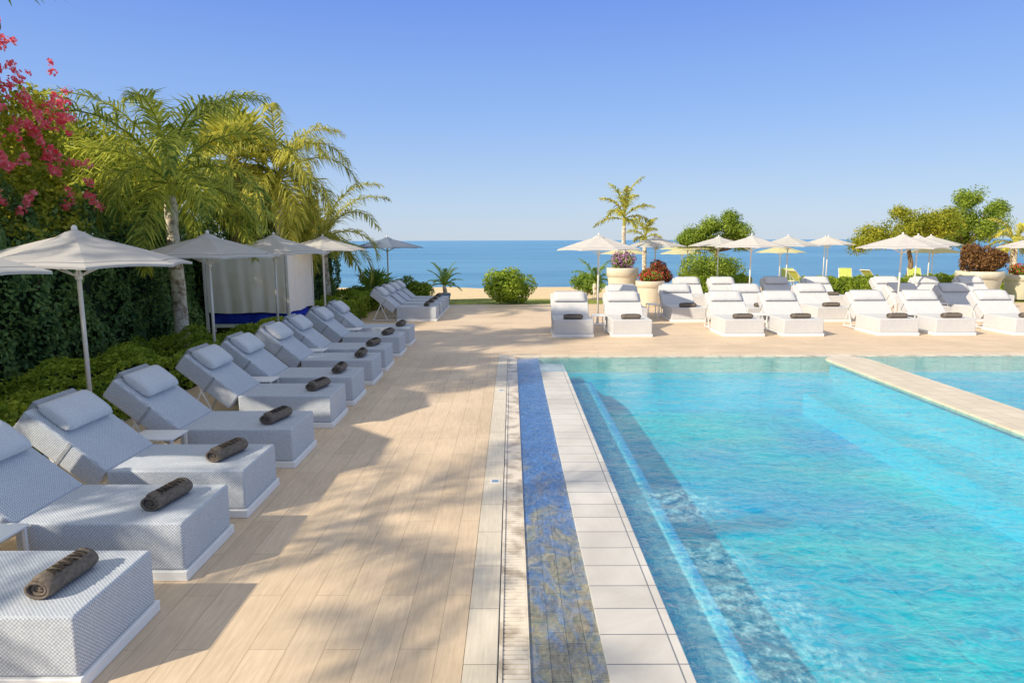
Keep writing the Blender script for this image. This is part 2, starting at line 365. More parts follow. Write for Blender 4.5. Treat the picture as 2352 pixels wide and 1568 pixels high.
def water_mat(name,tint,foam=False,wave=1.0,bd=.02,milk=0.0,xs=1.0,deep=1.0):
    m,nt,b=new_mat(name); nt.nodes.remove(b)
    v=coords(nt,(xs,1.5,1)); h=noise(nt,v,4.2*wave,8,.66,1.2); h2=noise(nt,v,1.1*wave,2,.5,.3)
    hh=math_(nt,'MULTIPLY_ADD',h2,1.8,h)
    bp=N(nt,'ShaderNodeBump'); bp.inputs['Strength'].default_value=1.0; bp.inputs['Distance'].default_value=bd; L(nt,hh,bp.inputs['Height'])
    g=N(nt,'ShaderNodeNewGeometry'); dt=N(nt,'ShaderNodeVectorMath',operation='DOT_PRODUCT'); L(nt,g.outputs['Incoming'],dt.inputs[0]); L(nt,bp.outputs[0],dt.inputs[1])
    om=math_(nt,'SUBTRACT',1,math_(nt,'ABSOLUTE',dt.outputs['Value']),clamp=True)
    fr=math_(nt,'MULTIPLY_ADD',math_(nt,'POWER',om,5.2),.85,.02,True)
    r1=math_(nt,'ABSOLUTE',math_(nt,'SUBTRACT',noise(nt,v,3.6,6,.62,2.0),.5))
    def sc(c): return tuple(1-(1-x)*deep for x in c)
    caus=ramp(nt,math_(nt,'MULTIPLY',r1,5),[(0,(1,1,1)),(.10,sc((.76,.92,.95))),(.45,sc((.50,.80,.88))),(1,sc((.28,.64,.82)))])  # caustic light pattern painted into the water's transparent colour
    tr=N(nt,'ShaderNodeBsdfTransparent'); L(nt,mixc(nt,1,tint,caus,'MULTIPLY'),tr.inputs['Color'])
    body=tr.outputs[0]
    if milk:
        dm=N(nt,'ShaderNodeBsdfDiffuse'); L(nt,bp.outputs[0],dm.inputs['Normal'])
        f2=noise(nt,coords(nt),.28,2); mc=ramp(nt,f2,[(.35,(.0,.50,.80)),(.6,(.0,.68,.74))])
        L(nt,mixc(nt,.8,mc,caus,'MULTIPLY'),dm.inputs['Color'])
        mm=N(nt,'ShaderNodeMixShader'); mm.inputs[0].default_value=milk; L(nt,body,mm.inputs[1]); L(nt,dm.outputs[0],mm.inputs[2]); body=mm.outputs[0]
    gl=N(nt,'ShaderNodeBsdfGlossy'); gl.inputs['Roughness'].default_value=.03; L(nt,bp.outputs[0],gl.inputs['Normal'])
    mx=N(nt,'ShaderNodeMixShader'); L(nt,fr,mx.inputs[0]); L(nt,body,mx.inputs[1]); L(nt,gl.outputs[0],mx.inputs[2])
    out=mx.outputs[0]
    if foam:
        tot=None
        for (cx,cy,rr) in ((1.55,6.0,.50),(1.5,4.9,.42),(1.60,4.2,.55),(1.65,3.4,.65)):
            q=N(nt,'ShaderNodeVectorMath',operation='DISTANCE'); L(nt,coords(nt),q.inputs[0]); q.inputs[1].default_value=(cx,cy,-.006)
            k=math_(nt,'SUBTRACT',1,math_(nt,'DIVIDE',q.outputs['Value'],rr),clamp=True)
            tot=k if tot is None else math_(nt,'MAXIMUM',tot,k)
        rd=math_(nt,'ABSOLUTE',math_(nt,'SUBTRACT',noise(nt,coords(nt,(1.4,.8,1)),2.4,8,.78,1.4),.5))
        line=math_(nt,'SUBTRACT',1,math_(nt,'MULTIPLY',rd,8),clamp=True)
        brk=maprange(nt,noise(nt,coords(nt),10,6,.8),.42,.62)
        fm=math_(nt,'MULTIPLY',math_(nt,'MULTIPLY',math_(nt,'MULTIPLY',line,brk),math_(nt,'MULTIPLY',tot,2.2,clamp=True)),.6)
        df=N(nt,'ShaderNodeBsdfDiffuse'); df.inputs['Color'].default_value=(.50,.90,.95,1)
        m2=N(nt,'ShaderNodeMixShader'); L(nt,fm,m2.inputs[0]); L(nt,out,m2.inputs[1]); L(nt,df.outputs[0],m2.inputs[2]); out=m2.outputs[0]
    L(nt,out,nt.nodes['Material Output'].inputs['Surface'])
    return m
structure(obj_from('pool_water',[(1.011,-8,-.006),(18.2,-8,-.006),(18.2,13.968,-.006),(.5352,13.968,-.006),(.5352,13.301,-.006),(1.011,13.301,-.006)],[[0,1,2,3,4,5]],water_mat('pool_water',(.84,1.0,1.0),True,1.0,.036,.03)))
wm=water_mat('overflow_water',(.97,.98,1.0),False,2.4,.04,0,.6,.45)
structure(obj_from('overflow_water',[(.102,-8,-.010),(.5350,-8,-.006),(.5350,13.95,-.006),(.102,13.95,-.010)],[[0,1,2,3]],wm))
structure(obj_from('overflow_water_end',[(.5352,12.403,-.006),(1.0105,12.403,-.006),(1.0105,13.3005,-.006),(.5352,13.3005,-.006)],[[0,1,2,3]],wm))
def sea():
    m,nt,b=new_mat('sea_water'); v=coords(nt,(.12,.45,1))
    f=noise(nt,coords(nt,(.006,.04,1)),1,8,.65)
    f2=noise(nt,coords(nt,(.05,.35,1)),1,6,.7)
    c=ramp(nt,f,[(.35,(.06,.27,.50)),(.65,(.17,.43,.64))])
    c=mixc(nt,.5,c,ramp(nt,f2,[(.38,(.65,.72,.80)),(.62,(1.15,1.1,1.08))]),'MULTIPLY')
    L(nt,c,b.inputs['Base Color'])
    b.inputs['Roughness'].default_value=.3; b.inputs['Specular IOR Level'].default_value=.3
    bump(nt,noise(nt,v,3,6,.65),b,1,.7)
    structure(obj_from('sea',[(-9000,50,-1.22),(9000,50,-1.22),(9000,12000,-1.22),(-9000,12000,-1.22)],[[0,1,2,3]],m))
sea()
for yy in (10.8,6.6):
    e=empty('depth_marker_tile',(-.175,yy,0))
    obj_from('frame',*box_vf(-.05,.05,-.05,.05,-.0005,.003),M['markerframe'],e); obj_from('glazed_face',*box_vf(-.032,.032,-.032,.032,.003,.005),M['marker'],e)
    tag(e,'small blue and white marker tile set in the pale coping stone','tile','marker tiles along the pool edge')

# ------------------------------------------------------------ lounger
def hinge_mtx():
    return Matrix.Translation((-1.2,0,.43))@Matrix.Rotation(rad(39),4,'Y')
def make_lounger(W,fab,ftop):
    e=empty('sun_lounger'); w=W/2
    obj_from('base',*box_vf(-1.22,0,-w-.015,w+.015,0,.075,.006,1),M['white'],e)
    obj_from('mattress',*box_vf(-1.215,-.02,-w,w,.077,.43,.018,3),fab,e,True)
    mt=hinge_mtx()
    obj_from('backrest',*box_vf(-.86,0,-w,w,-.23,0,.022,3,mt),fab,e,True)
    obj_from('pillow',*box_vf(-.83,-.48,-w+.08,w-.08,-.01,.115,0,0,mt,puff=1),ftop,e,True)
    obj_from('strap',*join([box_vf(-.40,-.37,-w-.006,w+.006,-.236,-.226,0,1,mt),box_vf(-.40,-.37,w,w+.006,-.225,.0,0,1,mt),box_vf(-.40,-.37,-w-.006,-w,-.225,.0,0,1,mt),
        box_vf(-.90,-.84,-w+.12,w-.12,-.20,.04,.012,2,mt)]),M['strap'],e)
    P=[]
    for s in (-1,1):
        yv=s*(w-.04)
        P.append(tube([(-1.24,yv,.035),(-1.95,yv,.035)],.014,6)); P.append(tube([(-1.92,yv,.035),(-1.66,yv,.56)],.013,6))
        P.append(tube([(-1.5,yv,.035),(-1.74,yv,.60)],.012,6))
    P.append(tube([(-1.93,-w+.03,.035),(-1.93,w-.03,.035)],.014,6))
    obj_from('support_frame',*join(P),M['white'],e)
    for c in kids(e):
        if c.name.startswith(('mattress','backrest')):
            me=c.data; big=[p.area>.02 for p in me.polygons]; me.polygons.foreach_set('use_smooth',[not q for q in big])
    return e
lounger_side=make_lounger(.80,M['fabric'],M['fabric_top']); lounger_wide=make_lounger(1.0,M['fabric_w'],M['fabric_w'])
for l in (lounger_side,lounger_wide): register(l)
def make_towel():
    n=58; turns=3.3; secs=13; Lh=.20; V=[];F=[]
    for s in range(secs):
        q=s/(secs-1); yy=-Lh+2*Lh*q; k=1+.012*math.sin(s*1.1); 
        for i in range(n):
            u=i/(n-1); a=u*turns*2*math.pi; ro=.016+.062*u
            for th in (0,-.0165):
                r=max(.003,(ro+th))*k; pinch=.92 if s in(0,secs-1) else 1
                V.append(Vector((r*pinch*1.25*math.cos(a),yy+(.014*math.sin(u*6)),r*pinch*.88*math.sin(a))))
    for s in range(secs-1):
        for i in range(n-1):
            a=(s*n+i)*2; b=(s*n+i+1)*2; c=((s+1)*n+i)*2; d=((s+1)*n+i+1)*2
            F.append([a,b,d,c]); F.append([a+1,c+1,d+1,b+1])
        a=(s*n+n-1)*2; c=((s+1)*n+n-1)*2; F.append([a,a+1,c+1,c])
    for s in (0,secs-1):
        for i in range(n-1):
            a=(s*n+i)*2; b=(s*n+i+1)*2; F.append([a,a+1,b+1,b] if s==0 else [a,b,b+1,a+1])
    return V,F
tv,tf=make_towel(); zmin=min(v.z for v in tv)
towel=obj_from('rolled_towel',[v-Vector((0,0,zmin)) for v in tv],tf,M['towel'],None,True)
cu=bpy.data.curves.new('word','FONT'); cu.body='AMAVI'; cu.size=.088; cu.space_character=1.1; cu.extrude=.002; cu.offset=.0012; cu.align_x='CENTER'; cu.align_y='CENTER'
to=link(bpy.data.objects.new('word',cu)); dg=bpy.context.evaluated_depsgraph_get(); tm=bpy.data.meshes.new_from_object(to.evaluated_get(dg))
bpy.data.objects.remove(to)
bmt=bmesh.new(); bmt.from_mesh(tm); bmesh.ops.triangulate(bmt,faces=bmt.faces[:]); bmesh.ops.subdivide_edges(bmt,edges=[e_ for e_ in bmt.edges if e_.calc_length()>.02],cuts=2); bmt.to_mesh(tm); bmt.free()
for v in tm.vertices:
    ang=math.pi/2+(v.co.y)/.085-.30
    R=.0835+v.co.z
    v.co=Vector((R*1.25*math.cos(ang),v.co.x,R*.88*math.sin(ang)-zmin))
tm.materials.clear(); tm.materials.append(M['letter'])
lw=bpy.data.objects.new('embroidered_lettering',tm); link(lw); lw.parent=towel
register(towel)
def make_table():
    e=empty('side_table')
    obj_from('table_top',*box_vf(-.23,.23,-.17,.17,.432,.452,.004,1),M['white'],e)
    for sx in (-1,1):
        for sy in (-1,1):
            x,y=sx*.205,sy*.145; obj_from('leg',*box_vf(x-.012,x+.012,y-.012,y+.012,0,.432,.002,1),M['white'],e)
    register(e); return e
table=make_table()
yl=[3.78,4.99,6.11,7.43,9.0,10.22,11.65,12.85,14.45,15.9]
G1='sun loungers lined up along the pool deck'; GT='rolled brown towels on the loungers'; GS='white side tables between loungers'
used={'l':False,'w':False,'t':False,'s':False}
def place(kind,src,loc,rz=0,scale=None):
    if not used[kind]:
        used[kind]=True; src.location=loc; src.rotation_euler=(0,0,rz)
        if scale: src.scale=scale
        return src
    return dup(src,loc,rz,scale if scale else (1,1,1))
LT='dark brown rolled towel on the foot of a lounger'
for i,yy in enumerate(yl):
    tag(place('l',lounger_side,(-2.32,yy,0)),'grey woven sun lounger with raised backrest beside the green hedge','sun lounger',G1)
    tag(place('t',towel,(-2.32-.30+random.uniform(-.03,.03),yy+random.uniform(-.04,.08),.428),rad(random.uniform(-16,2))),LT,'towel',GT)
for yy in (20.8,22.0,23.1,24.2):
    tag(place('l',lounger_side,(-2.25,yy,0)),'grey woven sun lounger with raised backrest near the beach shrubs','sun lounger',G1)
    tag(place('t',towel,(-2.6,yy,.428),rad(random.uniform(-8,8))),LT,'towel',GT)
for yy in (4.385,6.77,9.61,12.25,15.18):
    tag(place('s',table,(-3.62,yy,0)),'small white metal side table between two grey loungers','side table',GS)
front=[1.53,3.0,5.8,7.28,9.7,11.13,13.1]
second=[3.47,5.2,7.4,9.45,12.4,13.95]
third=[6.6,7.9,9.9,11.4,14.0,15.5,17.2]
for row,Y0,noT in ((front,16.9,()),(second,19.9,(0,)),(third,24.0,(0,1,2))):
    for i,xx in enumerate(row):
        rz=rad(-90)+rad(random.uniform(-1.2,1.2))
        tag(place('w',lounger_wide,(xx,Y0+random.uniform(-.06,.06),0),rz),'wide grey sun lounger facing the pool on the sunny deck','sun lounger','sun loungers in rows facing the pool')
        if i not in noT:
            tag(dup(towel,(xx+random.uniform(-.05,.05),Y0+.22,.428),rz,(1,1.15,1)),LT,'towel',GT)
for xx,yy in ((2.27,17.9),(6.54,18.0),(10.42,18.0),(4.33,21.0),(13.17,21.0),(10.65,25)):
    tag(dup(table,(xx,yy,0),rad(90)),'small white metal side table between two grey loungers','side table',GS)

# ------------------------------------------------------------ umbrellas
def make_umbrella(mat,R=1.15,top=2.5,edge=2.14):
    e=empty('beach_umbrella'); n=8; sub=6; rings=9; V=[];F=[]
    tot=n*sub
    for j in range(rings+1):
        u=.04+.96*j/rings
        for k in range(tot):
            s=(k%sub)/sub; t=2*math.pi*k/tot
            sc=math.cos(math.pi/n)/math.cos((s-.5)*2*math.pi/n); pull=1-.035*math.sin(math.pi*s)*u
            r=R*u*sc*pull/ (math.cos(math.pi/n)) 
            z=top-(top-edge)*(u**1.12)-.035*math.sin(math.pi*s)*u*(1-u)*2 + .02*math.sin(math.pi*s)*u
            V.append((r*math.cos(t),r*math.sin(t),z))
    for k in range(tot):
        v=V[rings*tot+k]; V.append((v[0]*1.004,v[1]*1.004,v[2]-.028))
    for j in range(rings+1):
        for k in range(tot):
            k2=(k+1)%tot; F.append([j*tot+k,j*tot+k2,(j+1)*tot+k2,(j+1)*tot+k])
    o=obj_from('canopy',V,F,mat,e)
    uvl=o.data.uv_layers.new(name='UVMap')
    for lp in o.data.loops:
        j=lp.vertex_index//tot; uvl.data[lp.index].uv=((lp.vertex_index%tot)/tot, j/(rings+1))
    cv=[];cf=[]
    for j,(r,z) in enumerate(((.03,top+.035),(.10,top+.012),(.17,top-.03),(.20,top-.055))):
        for k in range(16): cv.append((r*math.cos(k*math.pi/8),r*math.sin(k*math.pi/8),z))
    for j in range(3):
        for k in range(16): cf.append([j*16+k,j*16+(k+1)%16,(j+1)*16+(k+1)%16,(j+1)*16+k])
    obj_from('vent_cap',cv,cf,mat,e)
    obj_from('finial',*lathe([(.012,top+.02),(.035,top+.035),(.03,top+.075),(.012,top+.095)],10),M['polewhite'],e,True)
    obj_from('pole',*tube([(0,0,.05),(0,0,top+.02)],.026,10),M['polewhite'],e,True)
    P=[]
    for k in range(n):
        t=2*math.pi*k/n; c,s=math.cos(t),math.sin(t)
        P.append(tube([(.03*c,.03*s,top-.03),(R*.55*c,R*.55*s,top-(top-edge)*.55**1.12-.014),(R*.99*c,R*.99*s,edge-.006)],.009,4))
        P.append(tube([(.03*c,.03*s,top-.5),(R*.55*c,R*.55*s,top-(top-edge)*.55**1.12-.02)],.007,4))
    P.append(tube([(0,0,top-.54),(0,0,top-.46)],.04,10))
    obj_from('ribs',*join(P),M['polewhite'],e)
    obj_from('foot_plate',*lathe([(.24,0),(.24,.03),(.05,.045),(.035,.2)],20),M['polewhite'],e)
    register(e); return e
umb=make_umbrella(M['canopy']); first=[True]
GU='canvas umbrellas around the pool'
def put_umb(x,y,rz,lab,s=1):
    if first[0]: first[0]=False; umb.location=(x,y,0); umb.rotation_euler=(0,0,rz); o=umb
    else: o=dup(umb,(x,y,0),rz,(s,s,1))
    return tag(o,lab,'umbrella',GU)
for i,(x,y) in enumerate([(-5.32,5.75),(-5.12,8.1),(-5.33,12.1),(-5.24,15.2),(-5.4,19.7)]):
    put_umb(x,y,rad(random.uniform(0,40)),'pale canvas umbrella with striped hem behind the lounger heads')
ub=put_umb(-4.8,26.6,.3,'dark blue grey umbrella standing above the beach shrubs',1.12)
for c in kids(ub):
    if c.name.startswith(('canopy','vent_cap')):
        c.material_slots[0].link='OBJECT'; c.material_slots[0].material=M['canopy_blue']
for (x,y) in [(2.45,19.4),(5.7,27.3),(8.7,29),(8.45,24.3),(10.9,27.2),(15.6,34),(17.4,38.3),(11.5,20.3),(14.9,25.3),(17.8,29.3),(16.0,20.6)]:
    put_umb(x,y,rad(random.uniform(0,40)),'pale canvas umbrella on a thin pole above the sunny loungers')
umb2=make_umbrella(M['canopy_green'],1.35,2.3,1.92)
umb2.location=(9.2,36,0)
tag(umb2,'lime tinted beach umbrella standing behind the low hedge','umbrella','lime umbrellas on the beach lawn')
for (x,y,z) in [(6.9,42,-.35),(16.4,42,-.3),(10.9,44,-.4),(24.5,40,-.3)]:
    tag(dup(umb2,(x,y,z),rad(random.uniform(0,40))),'lime tinted beach umbrella standing behind the low hedge','umbrella','lime umbrellas on the beach lawn')

# ------------------------------------------------------------ vegetation
def hedge(name,x0,x1,y0,y1,h,n,Lf,Wf,mat,label,cat='hedge',amp=.18,ztop=.15,z0=0,core=True):
    e=empty(name,((x0+x1)/2,(y0+y1)/2,z0)); cx,cy=(x0+x1)/2,(y0+y1)/2
    lx,ly=x1-x0,y1-y0
    A=np.array([ly*h,lx*h*2,lx*ly,ly*h*.35]); A=A/sum(A); ns=(A*n).astype(int)
    def lump(a,b,s=1.0): return np.sin(a*2.1*s+1.3)*np.cos(b*1.9*s)+.6*np.sin(a*5.3*s+b*3.1*s)+.4*np.cos(a*9.7*s-b*7.3*s)
    Q=[]
    m=ns[0]; y=rng.uniform(-ly/2,ly/2,m); z=rng.uniform(0.02,h,m); x=lx/2+amp*lump(y+cy,z)-rng.random(m)*.3*amp*2-np.maximum(0,z-h*.8)*.3
    Q.append(leafq(np.stack([x,y,z],1),np.tile([1,0,.3],(m,1)),Lf,Wf))
    m=ns[3]; y=rng.uniform(-ly/2,ly/2,m); z=rng.uniform(0.02,h,m); x=-lx/2-amp*.5*lump(y+cy,z)
    Q.append(leafq(np.stack([x,y,z],1),np.tile([-1,0,.3],(m,1)),Lf,Wf))
    m=ns[1]; x=rng.uniform(-lx/2,lx/2,m); z=rng.uniform(0.02,h,m); sgn=np.where(rng.random(m)<.6,-1,1); y=sgn*(ly/2+amp*.5*lump(x,z))
    Q.append(leafq(np.stack([x,y,z],1),np.stack([x*0,sgn,x*0+.3],1),Lf,Wf))
    m=ns[2]; x=rng.uniform(-lx/2,lx/2,m); y=rng.uniform(-ly/2,ly/2,m); z=h+ztop*lump(x,y+cy)-rng.random(m)*.15*min(1,h)
    Q.append(leafq(np.stack([x,y,z],1),np.tile([0,0,1.],(m,1)),Lf,Wf))
    quads_obj('foliage',np.concatenate(Q),mat,e)
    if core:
        d=amp*1.3; obj_from('branches_or_shade_core',*box_vf(-lx/2+d*.6,lx/2-d,-ly/2+d*.7,ly/2-d*.7,0,h-ztop*1.6,.03,1),M['core'],e)  # solid near-black box, the hedge's inner shade put into its colour
    return tag(e,label,cat)
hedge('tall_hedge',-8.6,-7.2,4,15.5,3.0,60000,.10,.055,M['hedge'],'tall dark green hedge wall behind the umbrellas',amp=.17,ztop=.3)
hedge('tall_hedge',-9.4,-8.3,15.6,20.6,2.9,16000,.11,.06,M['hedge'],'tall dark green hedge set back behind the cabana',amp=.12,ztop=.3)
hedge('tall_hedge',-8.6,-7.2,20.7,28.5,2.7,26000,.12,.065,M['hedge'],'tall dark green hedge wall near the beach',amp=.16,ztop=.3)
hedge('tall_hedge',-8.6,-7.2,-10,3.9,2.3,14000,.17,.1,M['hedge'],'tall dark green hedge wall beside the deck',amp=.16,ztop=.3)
hedge('low_hedge',-6.7,-5.3,3.5,13.0,.62,34000,.075,.04,M['bright'],'low bright green shrub border behind the loungers',amp=.10,ztop=.14)
hedge('low_hedge',-6.4,-5.0,13.6,17.4,.42,10000,.08,.045,M['bright'],'low bright green shrub border behind the loungers',amp=.10,ztop=.08)
hedge('low_hedge',-6.0,-4.75,20.5,26.0,.62,14000,.09,.05,M['bright'],'low green rosemary border at the deck end',amp=.12,ztop=.12)
for (a,b,y0,h) in ((7.6,10.6,30.2,.75),(13.0,17.4,29.8,.7),(18.6,24,31.5,.7)):
    hedge('low_hedge',a,b,y0,y0+1.1,h,9000,.10,.06,M['bright'],'low clipped sunny hedge bordering the deck',amp=.12,ztop=.1)

def bush(name,c,rx,ry,rz,n,Lf,mat,label,cat='shrub',ncl=22,wf=.5,flowers=None,z0=0):
    e=empty(name,(c[0],c[1],z0))
    C,R=ell_centers((0,0,rz*.95),rx*.72,ry*.72,rz*.70,ncl,rx*.22,rx*.38,.55); C[:,2]=np.maximum(C[:,2],R*.5)
    quads_obj('foliage',clumps(C,R,n,Lf,Lf*wf),mat,e)
    P=[]
    for k in range(9):
        t=C[k%len(C)]; P.append(tube([(random.uniform(-.05,.05),random.uniform(-.05,.05),0),(t[0]*.4,t[1]*.4,t[2]*.5),tuple(t)],[.025,.018,.008],5))
    obj_from('branches_or_shade_core',*join(P),M['bark'],e)
    if flowers:
        fm,fn,fs=flowers
        quads_obj('flowers',clumps(C,R*1.08,fn,fs,fs*.8,inner=.95),fm,e)
    return tag(e,label,cat)
bush('green_shrub',(-.25,26.6),1.3,.8,.62,8000,.12,M['bright'],'round glossy green shrub at the end of the deck')
bush('green_shrub',(-3.9,27),.8,.6,.5,3500,.11,M['green'],'dark green shrub beside the potted palm')
bush('green_shrub',(-4.6,27.2),.8,.6,.42,3500,.11,M['bright'],'low green shrub near the blue grey umbrella')
bush('bronze_shrub',(5.75,26.9),.66,.6,.56,4500,.10,M['bronze'],'dark red foliage shrub with pink blooms behind the planters',flowers=(M['red'],600,.07),z0=.5)
bush('flowering_shrub',(4.2,26),.66,.6,.28,2600,.09,M['fan'],'mixed violet and red flowers filling the cream planter','flowers',flowers=(M['violet'],1300,.08),z0=1.3)
bush('flowering_shrub',(5.05,25.0),.48,.45,.2,1700,.09,M['fan'],'red flowers spilling from the small cream planter','flowers',flowers=(M['red'],800,.07),z0=.88)
bush('bronze_shrub',(18.3,26.8),.98,.9,.58,8000,.12,M['bronze'],'large bronze leaved shrub growing in a cream planter',z0=1.05)
bush('flowering_shrub',(20.3,27.3),.5,.5,.2,1200,.09,M['fan'],'red flowers in a low cream planter','flowers',flowers=(M['red'],500,.08),z0=.95)
bush('green_shrub',(3.3,30),.9,.8,.5,3500,.12,M['fan'],'loose green shrub behind the tall planter',z0=0)
bush('green_shrub',(9.6,33.5),1.9,1.2,.82,10000,.13,M['green'],'wide sunlit shrub under the round tree')
def planter(name,c,rt,h,mat,label):
    rb=rt*.72
    prof=[(rb*.97,0),(rb,.03),(rt*.93,h*.72),(rt*.95,h*.76),(rt*1.0,h*.77),(rt*1.0,h-.02),(rt*.985,h),(rt*.9,h),(rt*.88,h-.06)]
    e=empty(name,(c[0],c[1],0)); p=obj_from('pot',*lathe(prof,32),mat,e,True)
    p.data.polygons.foreach_set('use_smooth',[len(q.vertices)==4 for q in p.data.polygons])
    obj_from('soil',*lathe([(rt*.8,h-.08),(rt*.86,h-.055),(rt*.3,h-.03)],20),M['soil'],e)
    tag(e,label,'planter')
planter('large_planter',(4.2,26),.60,1.36,M['pot'],'tall cream round planter with a palm and flowers')
planter('large_planter',(5.05,25.0),.52,.92,M['pot'],'smaller cream round planter with red flowers')
planter('large_planter',(18.3,26.8),.82,1.15,M['pot'],'wide cream planter holding a bronze shrub')
planter('large_planter',(20.3,27.3),.6,.98,M['pot'],'cream planter with red flowers near the umbrellas')
planter('small_planter',(-2.55,26.0),.22,.42,M['pot_blue'],'grey blue pot holding a small palm beside the deck')

def frond(base,az,el,length,droop,nl,ll,w,plume=.5,start=.14,vdrop=.9,Q=None,R=None):
    az_d=np.array([math.cos(az),math.sin(az),0.]); side=np.array([-math.sin(az),math.cos(az),0.]); up=np.array([0,0,1.])
    ns=18; pts=[np.array(base,float)]; dirs=[]
    twist=random.uniform(-.25,.25)
    for i in range(ns):
        s=i/ns; th=el-droop*(s**1.35); d=az_d*math.cos(th)+up*math.sin(th)+side*twist*s; d/=np.linalg.norm(d); dirs.append(d); pts.append(pts[-1]+d*length/ns)
    dirs.append(dirs[-1]); pts=np.array(pts)
    rr=[(.028*(1-.85*i/ns)) for i in range(ns+1)]
    R.append(tube([tuple(p) for p in pts[::2]],rr[::2],5))
    for k in range(nl):
        s=start+(1-start)*k/(nl-1)*.99; f=s*ns; i=int(f); p=pts[i]*(1-(f-i))+pts[min(i+1,ns)]*(f-i); d=dirs[min(i,ns)]
        nrm=np.cross(d,side); nrm/=np.linalg.norm(nrm)
        if nrm[2]<0: nrm=-nrm
        prof=min(1,(s-start)*5+.35)*(1-.72*max(0,(s-.45)/.55)**1.5)
        for sg in (-1,1):
            a=rad(35)+rad(22)*s+random.uniform(-.15,.15); v=random.uniform(-plume,plume)+.12
            o=side*sg*math.cos(a)+d*math.sin(a)+nrm*v; o/=np.linalg.norm(o)
            Lk=ll*prof*random.uniform(.8,1.1)
            m1=p+o*Lk*.45; o2=o-up*vdrop*random.uniform(.6,1.3); o2/=np.linalg.norm(o2); m2=m1+o2*Lk*.55
            wd=np.cross(o,nrm+np.array([random.uniform(-.5,.5) for _ in range(3)])); wd/=max(1e-6,np.linalg.norm(wd)); wv=wd*w*.5
            Q.append([p-wv*.6,p+wv*.6,m1+wv,m1-wv]); Q.append([m1-wv,m1+wv,m2+wv*.12,m2-wv*.12])
def feather_palm(loc,h,r,nf,fl,ll,label,mat=None,barkm=None,nl=46,w=.045,els=(80,-15),droop=1.9,lean=(0,0),z0=0,name='palm_tree',plume=.45,shaft=.5,vd=.9):
    mat=mat or M['palm']; barkm=barkm or M['palebark']; e=empty(name,(loc[0],loc[1],z0)); Q=[];R=[]
    pts=[];rs=[]
    for i in range(17):
        s=i/16; pts.append((lean[0]*s*s+.05*math.sin(s*6)*r*4,lean[1]*s*s,h*s)); rs.append(r*(1.25-.35*s+random.uniform(-.07,.08)) if s<.98 else r*.7)
    obj_from('trunk',*tube(pts,rs,12),barkm,e,True)
    top=np.array([pts[-1][0],pts[-1][1],h])
    if shaft: R.append(tube([tuple(top-np.array([0,0,.1])),tuple(top+np.array([0,0,shaft*.5])),tuple(top+np.array([0,0,shaft]))],[r*.8,r*.7,r*.3],8))
    ga=2.39996
    for k in range(nf):
        u=k/(nf-1); el=rad(els[0]+(els[1]-els[0])*u+random.uniform(-6,6)); az=k*ga+random.uniform(-.2,.2)
        b=top+np.array([math.cos(az)*r*.5,math.sin(az)*r*.5,shaft*(1-.6*u)])
        frond(b,az,el,fl*random.uniform(.85,1.1)*(.8+.2*math.sin(math.pi*min(1,u+.3))),droop*random.uniform(.8,1.15)*(.65+.45*(1-abs(u-.5))),nl,ll,w,plume,Q=Q,R=R,vdrop=vd)
    quads_obj('crown',np.array(Q),mat,e); obj_from('frond_stems',*join(R),mat,e)
    return tag(e,label,'palm tree')
def fan_palm(loc,h,r,nf,leafR,pet,label,mat=None,z0=0,skirt=True,seg=22,name='fan_palm'):
    mat=mat or M['fan']; e=empty(name,(loc[0],loc[1],z0)); Q=[];R=[]
    pts=[(0,0,h*i/8) for i in range(9)]; obj_from('trunk',*tube(pts,[r*(1.2-.03*i+(.05 if i%2 else 0)) for i in range(9)],12),M['bark'],e,True)
    for k in range(nf):
        u=k/max(1,nf-1); el=rad(82-105*u+random.uniform(-6,6)); az=k*2.39996
        d=np.array([math.cos(az)*math.cos(el),math.sin(az)*math.cos(el),math.sin(el)]); b=np.array([0,0,h]); p=b+d*pet*random.uniform(.85,1.1)
        R.append(tube([tuple(b),tuple(p)],[.02,.012],4))
        side=np.array([-math.sin(az),math.cos(az),0]); nrm=np.cross(side,d); 
        for j in range(seg):
            a=rad(-115+230*j/(seg-1)); o=d*math.cos(a)+side*math.sin(a)+nrm*random.uniform(-.12,.12)-np.array([0,0,.05]); o/=np.linalg.norm(o)
            Lk=leafR*(.75+.25*math.cos(a))*random.uniform(.9,1.08); wv=np.cross(o,nrm)*leafR*.055
            m1=p+o*Lk*.6; o2=o-np.array([0,0,.35*random.uniform(.5,1.6)]); m2=m1+o2*Lk*.4
            Q.append([p-wv*.15,p+wv*.15,m1+wv,m1-wv]); Q.append([m1-wv,m1+wv,m2+wv*.08,m2-wv*.08])
    quads_obj('crown',np.array(Q),mat,e); obj_from('frond_stems',*join(R),mat,e)
    if skirt:
        obj_from('dry_skirt',*lathe([(r*1.3,h-1.3),(r*2.2,h-1.2),(r*1.9,h-.4),(r*1.1,h-.05)],14),M['thatch'],e)
    return tag(e,label,'palm tree')
feather_palm((-6.55,13.4),3.3,.12,26,2.75,.64,'queen palm with peeling pale trunk rising beside the hedge',els=(82,-14),droop=2.0,w=.032,nl=62,vd=.9,plume=.6,shaft=.4)
feather_palm((-6.75,20.2),3.8,.13,26,2.8,.80,'arching feather palm with long drooping fronds by the cabana',els=(80,-30),droop=2.2,w=.036,nl=58,vd=1.4,mat=M['palm_y'])
feather_palm((-6.35,23.4),2.2,.12,18,2.8,.65,'lower feather palm with arching fronds over the hedge',els=(70,-20),droop=1.9,w=.038,nl=50,mat=M['palm_y'])
fan_palm((-8.1,20.5),4.7,.2,26,1.1,.8,'tall fan palm standing above the hedge',mat=M['palm_y'])
fan_palm((-5.1,25.6),.35,.15,16,.75,.55,'small fan palm beside the blue grey umbrella',skirt=False)
